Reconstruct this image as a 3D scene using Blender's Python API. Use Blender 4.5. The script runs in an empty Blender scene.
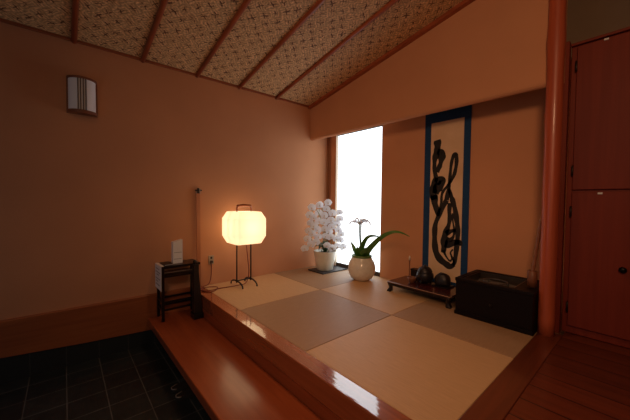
import bpy, bmesh, math, random
from mathutils import Vector, Matrix, Euler
random.seed(7)
scene = bpy.context.scene
COL = scene.collection
PI = math.pi

# ------------------------------------------------------------------ materials
def nodes_of(name):
    m = bpy.data.materials.new(name); m.use_nodes = True
    nt = m.node_tree; b = nt.nodes['Principled BSDF']
    return m, nt, b
def N(nt, t, **kw):
    n = nt.nodes.new(t)
    for k, v in kw.items(): setattr(n, k, v)
    return n
def ramp(nt, stops):
    r = N(nt, 'ShaderNodeValToRGB'); e = r.color_ramp.elements
    while len(e) < len(stops): e.new(0.5)
    for el, (p, c) in zip(e, stops):
        el.position = p; el.color = (*c, 1)
    return r
def coords(nt, scale=(1, 1, 1), rot=(0, 0, 0), loc=(0, 0, 0), kind='Object'):
    t = N(nt, 'ShaderNodeTexCoord'); mp = N(nt, 'ShaderNodeMapping')
    mp.inputs['Scale'].default_value = scale; mp.inputs['Rotation'].default_value = rot
    mp.inputs['Location'].default_value = loc
    nt.links.new(t.outputs[kind], mp.inputs['Vector'])
    return mp.outputs['Vector']
def bump(nt, b, src, strength, dist=0.01):
    n = N(nt, 'ShaderNodeBump'); n.inputs['Strength'].default_value = strength
    n.inputs['Distance'].default_value = dist
    nt.links.new(src, n.inputs['Height']); nt.links.new(n.outputs['Normal'], b.inputs['Normal'])
def mat(name, c1, c2=None, scale=8, rough=0.5, metal=0, bmp=0.0, coat=0.0, stretch=(1, 1, 1), detail=4, spec=0.5, sheen=0, sub=0, trans=0):
    m, nt, b = nodes_of(name)
    c2 = c2 or tuple(x * 0.8 for x in c1)
    nz = N(nt, 'ShaderNodeTexNoise'); nz.inputs['Scale'].default_value = scale; nz.inputs['Detail'].default_value = detail
    nt.links.new(coords(nt, stretch), nz.inputs['Vector'])
    r = ramp(nt, [(0.3, c2), (0.7, c1)])
    nt.links.new(nz.outputs['Fac'], r.inputs['Fac']); nt.links.new(r.outputs['Color'], b.inputs['Base Color'])
    b.inputs['Roughness'].default_value = rough; b.inputs['Metallic'].default_value = metal
    b.inputs['Specular IOR Level'].default_value = spec
    b.inputs['Coat Weight'].default_value = coat; b.inputs['Coat Roughness'].default_value = 0.12
    if trans:
        b.inputs['Transmission Weight'].default_value = 0
    if bmp: bump(nt, b, nz.outputs['Fac'], bmp)
    return m
def wood(name, c1, c2, axis=0, scale=6, rough=0.25, coat=0.4, bmp=0.05, plank=None, spec=0.5, ior=1.5, coatrough=0.1):
    """grain runs along the given axis; plank = (axis across, width, dark gap width)"""
    m, nt, b = nodes_of(name)
    st = [14.0, 14.0, 14.0]; st[axis] = 0.7
    nz = N(nt, 'ShaderNodeTexNoise'); nz.inputs['Scale'].default_value = scale * 0.35
    nz.inputs['Detail'].default_value = 6; nz.inputs['Distortion'].default_value = 0.6
    nt.links.new(coords(nt, st), nz.inputs['Vector'])
    r = ramp(nt, [(0.28, c2), (0.5, tuple((a + d) / 2 for a, d in zip(c1, c2))), (0.72, c1)])
    nt.links.new(nz.outputs['Fac'], r.inputs['Fac'])
    out = r.outputs['Color']
    h = nz.outputs['Fac']
    if plank:
        ax, w, g = plank
        t = N(nt, 'ShaderNodeTexCoord'); s = N(nt, 'ShaderNodeSeparateXYZ')
        nt.links.new(t.outputs['Object'], s.inputs['Vector'])
        d = N(nt, 'ShaderNodeMath', operation='DIVIDE'); d.inputs[1].default_value = w
        nt.links.new(s.outputs[ax], d.inputs[0])
        fl = N(nt, 'ShaderNodeMath', operation='FLOOR'); nt.links.new(d.outputs[0], fl.inputs[0])
        fr = N(nt, 'ShaderNodeMath', operation='FRACT'); nt.links.new(d.outputs[0], fr.inputs[0])
        gt = N(nt, 'ShaderNodeMath', operation='GREATER_THAN'); gt.inputs[1].default_value = g / w
        nt.links.new(fr.outputs[0], gt.inputs[0])
        wn = N(nt, 'ShaderNodeTexWhiteNoise'); wn.noise_dimensions = '1D'
        nt.links.new(fl.outputs[0], wn.inputs['W'])
        mr = N(nt, 'ShaderNodeMapRange'); mr.inputs['To Min'].default_value = 0.65; mr.inputs['To Max'].default_value = 1.2
        nt.links.new(wn.outputs['Value'], mr.inputs['Value'])
        mm = N(nt, 'ShaderNodeMath', operation='MULTIPLY')
        nt.links.new(mr.outputs[0], mm.inputs[0]); nt.links.new(gt.outputs[0], mm.inputs[1])
        ma = N(nt, 'ShaderNodeMath', operation='MAXIMUM'); ma.inputs[1].default_value = 0.12
        nt.links.new(mm.outputs[0], ma.inputs[0])
        vm = N(nt, 'ShaderNodeVectorMath', operation='SCALE')
        nt.links.new(out, vm.inputs[0]); nt.links.new(ma.outputs[0], vm.inputs['Scale'])
        out = vm.outputs[0]
    nt.links.new(out, b.inputs['Base Color'])
    b.inputs['Roughness'].default_value = rough; b.inputs['IOR'].default_value = ior
    b.inputs['Specular IOR Level'].default_value = spec
    b.inputs['Coat Weight'].default_value = coat; b.inputs['Coat Roughness'].default_value = coatrough
    if bmp: bump(nt, b, h, bmp, 0.004)
    return m
def emit(name, col, strength, base=(0.8, 0.8, 0.8), blotch=None):
    m, nt, b = nodes_of(name)
    b.inputs['Base Color'].default_value = (*base, 1)
    b.inputs['Roughness'].default_value = 0.4
    b.inputs['Emission Strength'].default_value = strength
    nz = N(nt, 'ShaderNodeTexNoise'); nz.inputs['Scale'].default_value = 5; nz.inputs['Detail'].default_value = 3
    nt.links.new(coords(nt), nz.inputs['Vector'])
    r = ramp(nt, [(0.35, blotch or tuple(x * 0.92 for x in col)), (0.6, col)])
    nt.links.new(nz.outputs['Fac'], r.inputs['Fac']); nt.links.new(r.outputs['Color'], b.inputs['Emission Color'])
    return m

def plaster_mat():
    m, nt, b = nodes_of('sand_plaster')
    nz = N(nt, 'ShaderNodeTexNoise'); nz.inputs['Scale'].default_value = 2.2; nz.inputs['Detail'].default_value = 5
    v = coords(nt); nt.links.new(v, nz.inputs['Vector'])
    r = ramp(nt, [(0.25, (0.565, 0.262, 0.135)), (0.75, (0.63, 0.296, 0.152))])
    nt.links.new(nz.outputs['Fac'], r.inputs['Fac']); nt.links.new(r.outputs['Color'], b.inputs['Base Color'])
    f = N(nt, 'ShaderNodeTexNoise'); f.inputs['Scale'].default_value = 160; f.inputs['Detail'].default_value = 3
    nt.links.new(v, f.inputs['Vector'])
    bump(nt, b, f.outputs['Fac'], 0.25, 0.004)
    b.inputs['Roughness'].default_value = 0.9; b.inputs['Specular IOR Level'].default_value = 0.15
    return m

def tile_mat():
    m, nt, b = nodes_of('slate_tile')
    v = coords(nt, loc=(0.05, 0.0, 0.0))
    br = N(nt, 'ShaderNodeTexBrick'); br.offset = 0.0; br.squash = 1.0
    br.inputs['Scale'].default_value = 1.0; br.inputs['Brick Width'].default_value = 0.205
    br.inputs['Row Height'].default_value = 0.21; br.inputs['Mortar Size'].default_value = 0.0035
    br.inputs['Mortar Smooth'].default_value = 0.3; br.inputs['Bias'].default_value = 0
    br.inputs['Color1'].default_value = (0.013, 0.020, 0.024, 1); br.inputs['Color2'].default_value = (0.022, 0.031, 0.035, 1)
    br.inputs['Mortar'].default_value = (0.10, 0.105, 0.105, 1)
    nt.links.new(v, br.inputs['Vector'])
    nz = N(nt, 'ShaderNodeTexNoise'); nz.inputs['Scale'].default_value = 9; nz.inputs['Detail'].default_value = 6
    nt.links.new(v, nz.inputs['Vector'])
    mx = N(nt, 'ShaderNodeMixRGB', blend_type='MULTIPLY'); mx.inputs['Fac'].default_value = 0.7
    r = ramp(nt, [(0.3, (0.5, 0.5, 0.5)), (0.7, (1.2, 1.15, 1.1))])
    nt.links.new(nz.outputs['Fac'], r.inputs['Fac'])
    nt.links.new(br.outputs['Color'], mx.inputs['Color1']); nt.links.new(r.outputs['Color'], mx.inputs['Color2'])
    nt.links.new(mx.outputs['Color'], b.inputs['Base Color'])
    b.inputs['Roughness'].default_value = 0.42
    bump(nt, b, nz.outputs['Fac'], 0.3, 0.004)
    return m

def skirting_tile_mat():
    m, nt, b = nodes_of('slate_skirting_tile')
    t = N(nt, 'ShaderNodeTexCoord'); s = N(nt, 'ShaderNodeSeparateXYZ'); nt.links.new(t.outputs['Object'], s.inputs[0])
    d = N(nt, 'ShaderNodeMath', operation='DIVIDE'); d.inputs[1].default_value = 0.21; nt.links.new(s.outputs[1], d.inputs[0])
    fr = N(nt, 'ShaderNodeMath', operation='FRACT'); nt.links.new(d.outputs[0], fr.inputs[0])
    lt = N(nt, 'ShaderNodeMath', operation='LESS_THAN'); lt.inputs[1].default_value = 0.02; nt.links.new(fr.outputs[0], lt.inputs[0])
    mx = N(nt, 'ShaderNodeMixRGB'); mx.inputs['Color1'].default_value = (0.016, 0.020, 0.022, 1); mx.inputs['Color2'].default_value = (0.05, 0.05, 0.05, 1)
    nt.links.new(lt.outputs[0], mx.inputs['Fac']); nt.links.new(mx.outputs['Color'], b.inputs['Base Color'])
    b.inputs['Roughness'].default_value = 0.5
    return m

def tatami_mat(name, c1, c2, along):
    m, nt, b = nodes_of(name)
    w = N(nt, 'ShaderNodeTexWave'); w.wave_type = 'BANDS'; w.bands_direction = 'X' if along == 1 else 'Y'
    w.inputs['Scale'].default_value = 60; w.inputs['Distortion'].default_value = 0.6
    v = coords(nt); nt.links.new(v, w.inputs['Vector'])
    nz = N(nt, 'ShaderNodeTexNoise'); nz.inputs['Scale'].default_value = 5; nz.inputs['Detail'].default_value = 6
    st = [30, 30, 1]; st[along] = 2
    nt.links.new(coords(nt, st), nz.inputs['Vector'])
    r = ramp(nt, [(0.3, c2), (0.7, c1)])
    nt.links.new(nz.outputs['Fac'], r.inputs['Fac']); nt.links.new(r.outputs['Color'], b.inputs['Base Color'])
    b.inputs['Roughness'].default_value = 0.5; b.inputs['Specular IOR Level'].default_value = 0.4
    bump(nt, b, w.outputs['Fac'], 0.15, 0.002)
    return m

def ajiro_mat():
    """woven bark ceiling: diagonal strips with short dark gaps where the strips cross"""
    m, nt, b = nodes_of('woven_bark')
    v = coords(nt, (1, 1, 0), (0, 0, PI / 4))
    dn = N(nt, 'ShaderNodeTexNoise'); dn.inputs['Scale'].default_value = 22; dn.inputs['Detail'].default_value = 2
    nt.links.new(v, dn.inputs['Vector'])
    sub = N(nt, 'ShaderNodeVectorMath', operation='SUBTRACT'); sub.inputs[1].default_value = (0.5, 0.5, 0.5)
    nt.links.new(dn.outputs['Color'], sub.inputs[0]); dn.inputs['Scale'].default_value = 14
    sc = N(nt, 'ShaderNodeVectorMath', operation='SCALE'); sc.inputs['Scale'].default_value = 0.055
    nt.links.new(sub.outputs[0], sc.inputs[0])
    ad = N(nt, 'ShaderNodeVectorMath', operation='ADD'); nt.links.new(v, ad.inputs[0]); nt.links.new(sc.outputs[0], ad.inputs[1])
    s = N(nt, 'ShaderNodeSeparateXYZ'); nt.links.new(ad.outputs[0], s.inputs[0])
    def math_(op, a, bb=None):
        n = N(nt, 'ShaderNodeMath', operation=op)
        for k, x in ((0, a), (1, bb)):
            if x is None: continue
            if isinstance(x, (int, float)): n.inputs[k].default_value = x
            else: nt.links.new(x, n.inputs[k])
        return n.outputs[0]
    S = 0.0885
    u = math_('DIVIDE', s.outputs[0], S); w = math_('DIVIDE', s.outputs[1], S)
    def cross(u, w):
        du = math_('ABSOLUTE', math_('SUBTRACT', math_('FRACT', u), 0.5))
        dw = math_('ABSOLUTE', math_('SUBTRACT', math_('FRACT', w), 0.5))
        a = math_('MULTIPLY', math_('LESS_THAN', du, 0.048), math_('LESS_THAN', dw, 0.32))
        c = math_('MULTIPLY', math_('LESS_THAN', dw, 0.048), math_('LESS_THAN', du, 0.32))
        return math_('MAXIMUM', a, c)
    mk = N(nt, 'ShaderNodeTexNoise'); mk.inputs['Scale'].default_value = 30; mk.inputs['Detail'].default_value = 1
    nt.links.new(v, mk.inputs['Vector'])
    mark = math_('MULTIPLY', cross(u, w), math_('GREATER_THAN', mk.outputs['Fac'], 0.44))
    ck = N(nt, 'ShaderNodeTexChecker'); ck.inputs['Scale'].default_value = 1 / S
    ck.inputs['Color1'].default_value = (0.76, 0.52, 0.28, 1); ck.inputs['Color2'].default_value = (0.66, 0.43, 0.22, 1)
    nt.links.new(ad.outputs[0], ck.inputs['Vector'])
    nz = N(nt, 'ShaderNodeTexNoise'); nz.inputs['Scale'].default_value = 60; nz.inputs['Detail'].default_value = 4
    nt.links.new(v, nz.inputs['Vector'])
    rr = ramp(nt, [(0.3, (0.6, 0.55, 0.5)), (0.7, (1.25, 1.2, 1.15))]); nt.links.new(nz.outputs['Fac'], rr.inputs['Fac'])
    mu = N(nt, 'ShaderNodeMixRGB', blend_type='MULTIPLY'); mu.inputs['Fac'].default_value = 1
    nt.links.new(ck.outputs['Color'], mu.inputs['Color1']); nt.links.new(rr.outputs['Color'], mu.inputs['Color2'])
    s1 = math_('SINE', math_('MULTIPLY', u, 2 * PI * 4)); s2 = math_('SINE', math_('MULTIPLY', w, 2 * PI * 4))
    par = math_('GREATER_THAN', math_('SINE', math_('MULTIPLY', u, PI)), 0.0); par2 = math_('GREATER_THAN', math_('SINE', math_('MULTIPLY', w, PI)), 0.0)
    sel = math_('ABSOLUTE', math_('SUBTRACT', par, par2))
    st = math_('ADD', math_('MULTIPLY', s1, sel), math_('MULTIPLY', s2, math_('SUBTRACT', 1.0, sel)))
    fac = math_('ADD', math_('MULTIPLY', st, 0.22), 0.92)
    vs = N(nt, 'ShaderNodeVectorMath', operation='SCALE'); nt.links.new(mu.outputs['Color'], vs.inputs[0]); nt.links.new(fac, vs.inputs['Scale'])
    mx = N(nt, 'ShaderNodeMixRGB'); mx.inputs['Color2'].default_value = (0.13, 0.05, 0.02, 1)
    nt.links.new(mark, mx.inputs['Fac']); nt.links.new(vs.outputs[0], mx.inputs['Color1'])
    nt.links.new(mx.outputs['Color'], b.inputs['Base Color'])
    b.inputs['Roughness'].default_value = 0.7
    bump(nt, b, nz.outputs['Fac'], 0.2, 0.004)
    return m

M = {}
M['plaster'] = plaster_mat()
M['tile'] = tile_mat(); M['tile_skirt'] = skirting_tile_mat()
M['tatami_a'] = tatami_mat('rush_lengthwise', (0.64, 0.40, 0.205), (0.56, 0.34, 0.17), 0)
M['tatami_b'] = tatami_mat('rush_crosswise', (0.42, 0.255, 0.140), (0.36, 0.215, 0.115), 1)
M['ajiro'] = ajiro_mat()
M['wood_x'] = wood('oiled_wood_step', (0.36, 0.082, 0.025), (0.25, 0.048, 0.015), 0, rough=0.28, coat=0.6, ior=1.5, coatrough=0.16)
M['kamachi'] = wood('polished_edge_beam', (0.38, 0.098, 0.034), (0.26, 0.060, 0.019), 0, rough=0.25, coat=1.0, coatrough=0.03)
M['kamachi'].node_tree.nodes['Principled BSDF'].inputs['Coat IOR'].default_value = 2.5
_nt = M['kamachi'].node_tree; _n = N(_nt, 'ShaderNodeTexNoise'); _n.inputs['Scale'].default_value = 14
_nt.links.new(coords(_nt, (0.6, 3, 1)), _n.inputs['Vector']); _b = N(_nt, 'ShaderNodeBump'); _b.inputs['Strength'].default_value = 0.12; _b.inputs['Distance'].default_value = 0.004
_nt.links.new(_n.outputs['Fac'], _b.inputs['Height']); _nt.links.new(_b.outputs['Normal'], _nt.nodes['Principled BSDF'].inputs['Coat Normal'])
M['wood_y'] = wood('polished_border', (0.17, 0.038, 0.014), (0.10, 0.021, 0.008), 1, rough=0.3, coat=0.4)
M['planks'] = wood('hall_planks', (0.19, 0.038, 0.014), (0.11, 0.021, 0.008), 0, rough=0.35, coat=0.25, plank=(1, 0.155, 0.008))
M['skirt_wood'] = wood('skirting_board', (0.36, 0.105, 0.030), (0.26, 0.066, 0.019), 1, rough=0.5, coat=0.05)
M['pillar'] = wood('polished_log', (0.50, 0.10, 0.038), (0.36, 0.062, 0.022), 2, rough=0.42, coat=0.2)
M['cabinet'] = wood('cabinet_board', (0.21, 0.028, 0.011), (0.16, 0.020, 0.008), 2, rough=0.55, coat=0.0, spec=0.25)
M['batten'] = wood('ceiling_batten', (0.40, 0.095, 0.035), (0.26, 0.055, 0.02), 0, rough=0.4, coat=0.2)
M['batten_y'] = wood('ceiling_edge', (0.36, 0.10, 0.04), (0.24, 0.06, 0.02), 1, rough=0.5, coat=0.1)
M['frame_wood'] = wood('window_post', (0.42, 0.17, 0.075), (0.32, 0.12, 0.05), 2, rough=0.5, coat=0.05)
M['jamb'] = wood('daylit_jamb', (0.66, 0.52, 0.38), (0.58, 0.45, 0.32), 2, rough=0.6, coat=0.0)  # window light on the reveal is put into this paler wood colour
M['frame_dark'] = mat('window_rail', (0.05, 0.035, 0.03), rough=0.4)
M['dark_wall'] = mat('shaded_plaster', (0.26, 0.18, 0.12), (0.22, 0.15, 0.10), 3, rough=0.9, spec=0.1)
M['pane'] = emit('frosted_glass', (0.88, 0.96, 1.0), 2.2, blotch=(0.84, 0.95, 1.0))
M['paper_glow'] = emit('lamp_paper', (1.0, 0.80, 0.50), 0.32, (0.9, 0.8, 0.6))
_nt = M['paper_glow'].node_tree; _o = [n for n in _nt.nodes if n.type == 'OUTPUT_MATERIAL'][0]; _p = _nt.nodes['Principled BSDF']
_t = _nt.nodes.new('ShaderNodeBsdfTranslucent'); _t.inputs['Color'].default_value = (0.85, 0.77, 0.64, 1)
_a = _nt.nodes.new('ShaderNodeAddShader'); _nt.links.new(_p.outputs[0], _a.inputs[0]); _nt.links.new(_t.outputs[0], _a.inputs[1]); _nt.links.new(_a.outputs[0], _o.inputs['Surface'])
_p.inputs['Base Color'].default_value = (0.12, 0.10, 0.08, 1)
M['black_iron'] = mat('blackened_iron', (0.030, 0.020, 0.016), rough=0.4, metal=0.3)
M['black_lacquer'] = mat('black_lacquer', (0.012, 0.006, 0.005), (0.008, 0.004, 0.004), rough=0.35, coat=0.1, spec=0.3)
M['black_wood'] = wood('dark_brazier_wood', (0.008, 0.0035, 0.003), (0.004, 0.002, 0.002), 0, rough=0.5, coat=0.0, spec=0.18)
M['red_lacquer'] = mat('red_brown_lacquer', (0.06, 0.009, 0.007), (0.04, 0.006, 0.005), 5, rough=0.25, coat=0.5)
M['worn_edge'] = mat('worn_lacquer_edge', (0.42, 0.25, 0.16), rough=0.5)
M['brown_handle'] = wood('lamp_handle_wood', (0.35, 0.10, 0.035), (0.25, 0.065, 0.02), 1)
M['white_paper'] = mat('white_paper', (0.80, 0.78, 0.78), (0.74, 0.72, 0.72), rough=0.8)
M['grey_ink'] = mat('grey_print', (0.28, 0.27, 0.28), rough=0.8)
M['frost'] = mat('unlit_frosted_glass', (0.88, 0.90, 0.97), (0.83, 0.85, 0.92), 3, rough=0.35)
M['slat_dark'] = mat('sconce_slat', (0.10, 0.075, 0.07), rough=0.5)
M['slat_pale'] = mat('sconce_pale_slat', (0.50, 0.46, 0.45), rough=0.5)
M['sconce_wood'] = wood('sconce_wood', (0.24, 0.075, 0.035), (0.16, 0.05, 0.02), 1, rough=0.5, coat=0.1)
M['ivory'] = mat('ivory_plastic', (0.46, 0.35, 0.25), rough=0.4)
M['slot'] = mat('socket_slot', (0.03, 0.02, 0.02), rough=0.6)
M['cord'] = mat('red_brown_cord', (0.25, 0.045, 0.02), rough=0.6)
M['staff'] = wood('pale_staff', (0.52, 0.20, 0.09), (0.42, 0.15, 0.06), 2, rough=0.5, coat=0.1)
M['steel'] = mat('aged_metal', (0.45, 0.38, 0.33), rough=0.35, metal=0.8)
M['petal'] = mat('white_petal', (0.90, 0.93, 1.0), (0.86, 0.89, 0.96), 12, rough=0.6)
_nt = M['petal'].node_tree; _o = [n for n in _nt.nodes if n.type == 'OUTPUT_MATERIAL'][0]; _p = _nt.nodes['Principled BSDF']
_t = _nt.nodes.new('ShaderNodeBsdfTranslucent'); _t.inputs['Color'].default_value = (0.92, 0.92, 0.95, 1)
_a = _nt.nodes.new('ShaderNodeMixShader'); _a.inputs['Fac'].default_value = 0.4
_nt.links.new(_p.outputs[0], _a.inputs[1]); _nt.links.new(_t.outputs[0], _a.inputs[2]); _nt.links.new(_a.outputs[0], _o.inputs['Surface'])
M['lip'] = mat('petal_lip', (0.75, 0.62, 0.50), rough=0.6)
M['stem'] = mat('flower_stem', (0.10, 0.17, 0.05), rough=0.5)
M['leaf_dark'] = mat('dark_leaf', (0.030, 0.070, 0.022), (0.02, 0.05, 0.016), rough=0.35, coat=0.2)
M['leaf'] = mat('strap_leaf', (0.075, 0.22, 0.035), (0.05, 0.16, 0.025), 6, rough=0.35, coat=0.2)
M['pot_cream'] = mat('cream_pot_glaze', (0.74, 0.70, 0.60), (0.66, 0.62, 0.52), 14, rough=0.35, coat=0.3)
M['vase_glaze'] = mat('crackled_cream_glaze', (0.82, 0.78, 0.68), (0.72, 0.67, 0.56), 30, rough=0.25, coat=0.6)
M['vase_green'] = mat('green_rim_glaze', (0.16, 0.26, 0.08), (0.10, 0.18, 0.05), 20, rough=0.4)
M['soil'] = mat('dark_soil', (0.03, 0.022, 0.016), rough=0.95)
M['tray'] = mat('dark_slate_tray', (0.045, 0.04, 0.045), (0.03, 0.028, 0.03), 40, rough=0.5)
M['scroll_blue'] = mat('blue_brocade', (0.014, 0.056, 0.15), (0.011, 0.045, 0.125), 60, rough=0.75, spec=0.2)
M['scroll_paper'] = mat('aged_scroll_paper', (0.78, 0.55, 0.36), (0.68, 0.45, 0.27), 5, rough=0.85, spec=0.2)
M['ink'] = mat('black_ink', (0.012, 0.008, 0.007), rough=0.7)
M['bronze'] = mat('dark_bronze', (0.028, 0.022, 0.022), (0.018, 0.014, 0.016), 12, rough=0.4, metal=0.4)
M['candle'] = mat('pale_wax', (0.85, 0.72, 0.55), rough=0.5)
M['ash'] = mat('grey_ash', (0.16, 0.145, 0.125), (0.10, 0.09, 0.08), 25, rough=0.95, bmp=0.4)
M['liner'] = mat('brazier_copper_liner', (0.10, 0.075, 0.06), rough=0.35, metal=0.7)
M['iron'] = mat('grey_iron', (0.14, 0.13, 0.13), rough=0.4, metal=0.7)
M['bamboo'] = mat('smoked_bamboo', (0.34, 0.13, 0.06), (0.22, 0.075, 0.035), 12, rough=0.35, coat=0.2, stretch=(1, 1, 0.2))
M['holder'] = wood('brown_cup_wood', (0.22, 0.075, 0.032), (0.16, 0.052, 0.022), 2, rough=0.5, coat=0.1)
M['sandal'] = mat('dark_sandal', (0.02, 0.017, 0.016), rough=0.6)
M['sandal_rim'] = mat('pale_sandal_rim', (0.26, 0.22, 0.20), rough=0.6)
M['knob'] = mat('black_knob', (0.012, 0.009, 0.008), rough=0.35, metal=0.3)
M['hinge'] = mat('dark_hinge', (0.04, 0.022, 0.016), rough=0.4, metal=0.5)
M['white_catch'] = mat('white_catch', (0.75, 0.70, 0.66), rough=0.4)

# ------------------------------------------------------------------ mesh helpers
def box(bm, x0, x1, y0, y1, z0, z1, mi=0, bev=0.0, seg=2):
    r = bmesh.ops.create_cube(bm, size=1.0)
    vs = r['verts']
    for v in vs:
        v.co = Vector(((x0 + x1) / 2 + v.co.x * (x1 - x0), (y0 + y1) / 2 + v.co.y * (y1 - y0), (z0 + z1) / 2 + v.co.z * (z1 - z0)))
    fs = set(f for v in vs for f in v.link_faces)
    for f in fs: f.material_index = mi
    if bev:
        es = list(set(e for v in vs for e in v.link_edges))
        bmesh.ops.bevel(bm, geom=es, offset=bev, segments=seg, affect='EDGES', profile=0.5)
def frames(pts):
    """rotation-minimising frames along a polyline"""
    pts = [Vector(p) for p in pts]; T = []
    for i in range(len(pts)):
        a = pts[max(i - 1, 0)]; b = pts[min(i + 1, len(pts) - 1)]
        t = (b - a); T.append(t.normalized() if t.length > 1e-9 else Vector((0, 0, 1)))
    up = Vector((0, 0, 1)) if abs(T[0].z) < 0.9 else Vector((1, 0, 0))
    n = (up - T[0] * up.dot(T[0])).normalized(); out = []
    for t in T:
        n = (n - t * n.dot(t)).normalized(); out.append((t, n, t.cross(n)))
    return pts, out
def tube(bm, pts, r, seg=10, mi=0, cap=True):
    pts, F = frames(pts)
    rs = r if isinstance(r, (list, tuple)) else [r] * len(pts)
    rings = []
    for p, (t, n, b), rr in zip(pts, F, rs):
        rings.append([bm.verts.new(p + (n * math.cos(2 * PI * k / seg) + b * math.sin(2 * PI * k / seg)) * rr) for k in range(seg)])
    for a, c in zip(rings, rings[1:]):
        for k in range(seg):
            f = bm.faces.new((a[k], a[(k + 1) % seg], c[(k + 1) % seg], c[k])); f.material_index = mi; f.smooth = True
    if cap:
        f = bm.faces.new(list(reversed(rings[0]))); f.material_index = mi
        f = bm.faces.new(rings[-1]); f.material_index = mi
def lathe(bm, prof, c=(0, 0, 0), seg=32, mi=0, sx=1, sy=1):
    rings = []
    for (r, z) in prof:
        if r < 1e-6: rings.append([bm.verts.new((c[0], c[1], c[2] + z))])
        else: rings.append([bm.verts.new((c[0] + sx * r * math.cos(2 * PI * k / seg), c[1] + sy * r * math.sin(2 * PI * k / seg), c[2] + z)) for k in range(seg)])
    for a, b in zip(rings, rings[1:]):
        for k in range(seg):
            j = (k + 1) % seg
            if len(a) == 1 and len(b) == 1: continue
            if len(a) == 1: q = (a[0], b[j], b[k])
            elif len(b) == 1: q = (a[k], a[j], b[0])
            else: q = (a[k], a[j], b[j], b[k])
            f = bm.faces.new(q); f.material_index = mi; f.smooth = True
def ring_loft(bm, rings, mi=0, cap=True, smooth=False):
    R = [[bm.verts.new(p) for p in r] for r in rings]
    n = len(R[0])
    for a, b in zip(R, R[1:]):
        for k in range(n):
            f = bm.faces.new((a[k], a[(k + 1) % n], b[(k + 1) % n], b[k])); f.material_index = mi; f.smooth = smooth
    if cap:
        bm.faces.new(list(reversed(R[0]))).material_index = mi; bm.faces.new(R[-1]).material_index = mi
def catmull(pts, n=8):
    pts = [Vector(p) for p in pts]
    P = [pts[0] * 2 - pts[1]] + pts + [pts[-1] * 2 - pts[-2]]
    out = []
    for i in range(1, len(P) - 2):
        for k in range(n):
            t = k / n; a, b, c, d = P[i - 1], P[i], P[i + 1], P[i + 2]
            out.append(0.5 * ((2 * b) + (c - a) * t + (2 * a - 5 * b + 4 * c - d) * t * t + (3 * b - a - 3 * c + d) * t ** 3))
    out.append(pts[-1]); return out
def leaf_mesh(bm, pts, width, side, fold=0.25, mi=0, thick=0.002, lin=False, base=0.5):
    """strap leaf along pts; side = approximate width direction"""
    pts = catmull(pts, 8); n = len(pts); side = Vector(side).normalized() if side is not None else None
    rows = []
    for i, p in enumerate(pts):
        t = i / (n - 1)
        w = width * (base + (1 - base) * min(1, t / 0.3)) * (1 - max(0, (t - 0.35) / 0.65) ** 1.6)
        if lin: w = width * (1 - 0.92 * t)
        w = max(w, 0.0012)
        a = pts[max(i - 1, 0)]; b = pts[min(i + 1, n - 1)]; tg = (b - a).normalized()
        s = (side - tg * side.dot(tg)).normalized() if side is not None else tg.cross(Vector((0.74, -0.64, 0.2))).normalized(); nn = tg.cross(s)
        row = []
        for q in (-1, -0.5, 0, 0.5, 1):
            row.append((p + s * (w * q) + nn * (abs(q) * w * fold), nn))
        rows.append(row)
    for sgn in (1, -1):
        V = [[bm.verts.new(c + nn * thick * 0.5 * sgn) for c, nn in row] for row in rows]
        for a, b in zip(V, V[1:]):
            for k in range(4):
                q = (a[k], a[k + 1], b[k + 1], b[k])
                f = bm.faces.new(q if sgn > 0 else tuple(reversed(q))); f.smooth = True; f.material_index = mi
def new_bm(): return bmesh.new()
def obj(name, bm, mats, parent=None, smooth=None):
    bmesh.ops.recalc_face_normals(bm, faces=bm.faces[:])
    me = bpy.data.meshes.new(name); bm.to_mesh(me); bm.free()
    for m in (mats if isinstance(mats, (list, tuple)) else [mats]): me.materials.append(M[m] if isinstance(m, str) else m)
    if smooth is not None:
        for p in me.polygons: p.use_smooth = smooth
    o = bpy.data.objects.new(name, me); COL.objects.link(o)
    if parent:
        o.parent = parent
        o.matrix_parent_inverse = Matrix.Translation(-root_loc(parent))
    return o
def root_loc(o):
    # parents are only ever translated; return the accumulated world offset
    v = Vector((0, 0, 0))
    while o:
        v += o.location + (o.matrix_parent_inverse.to_translation() if o.parent else Vector((0, 0, 0))); o = o.parent
    return v
def boxo(name, m, parent, x0, x1, y0, y1, z0, z1, bev=0.0):
    bm = new_bm(); box(bm, x0, x1, y0, y1, z0, z1, 0, bev); return obj(name, bm, m, parent)
def tag(o, label, cat, group=None, kind=None):
    o['label'] = label; o['category'] = cat
    if group: o['group'] = group
    if kind: o['kind'] = kind
    return o
def thing(name, loc, label, cat, group=None):
    e = bpy.data.objects.new(name, None); COL.objects.link(e); e.location = loc; e.empty_display_size = 0.1
    return tag(e, label, cat, group)
def struct(o, label=None):
    o['kind'] = 'structure'
    if label: o['label'] = label
    return o

# ------------------------------------------------------------------ the setting  (z = 0 is the top of the tatami)
ZF = -0.45                       # entrance floor
SL = 0.1935                      # slope of the ceiling
ceil_z = lambda x: 2.149 + SL * x
YB = 0.328                       # alcove back wall
struct(boxo('floor', 'tile', None, 0, 4.6, -4.6, -1.50, ZF - 0.06, ZF), 'dark slate tiled entrance floor')
struct(boxo('wall_left', 'plaster', None, -0.12, 0, -4.6, 0.60, ZF, 2.60), 'sand plaster wall with the wall lamp')
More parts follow.
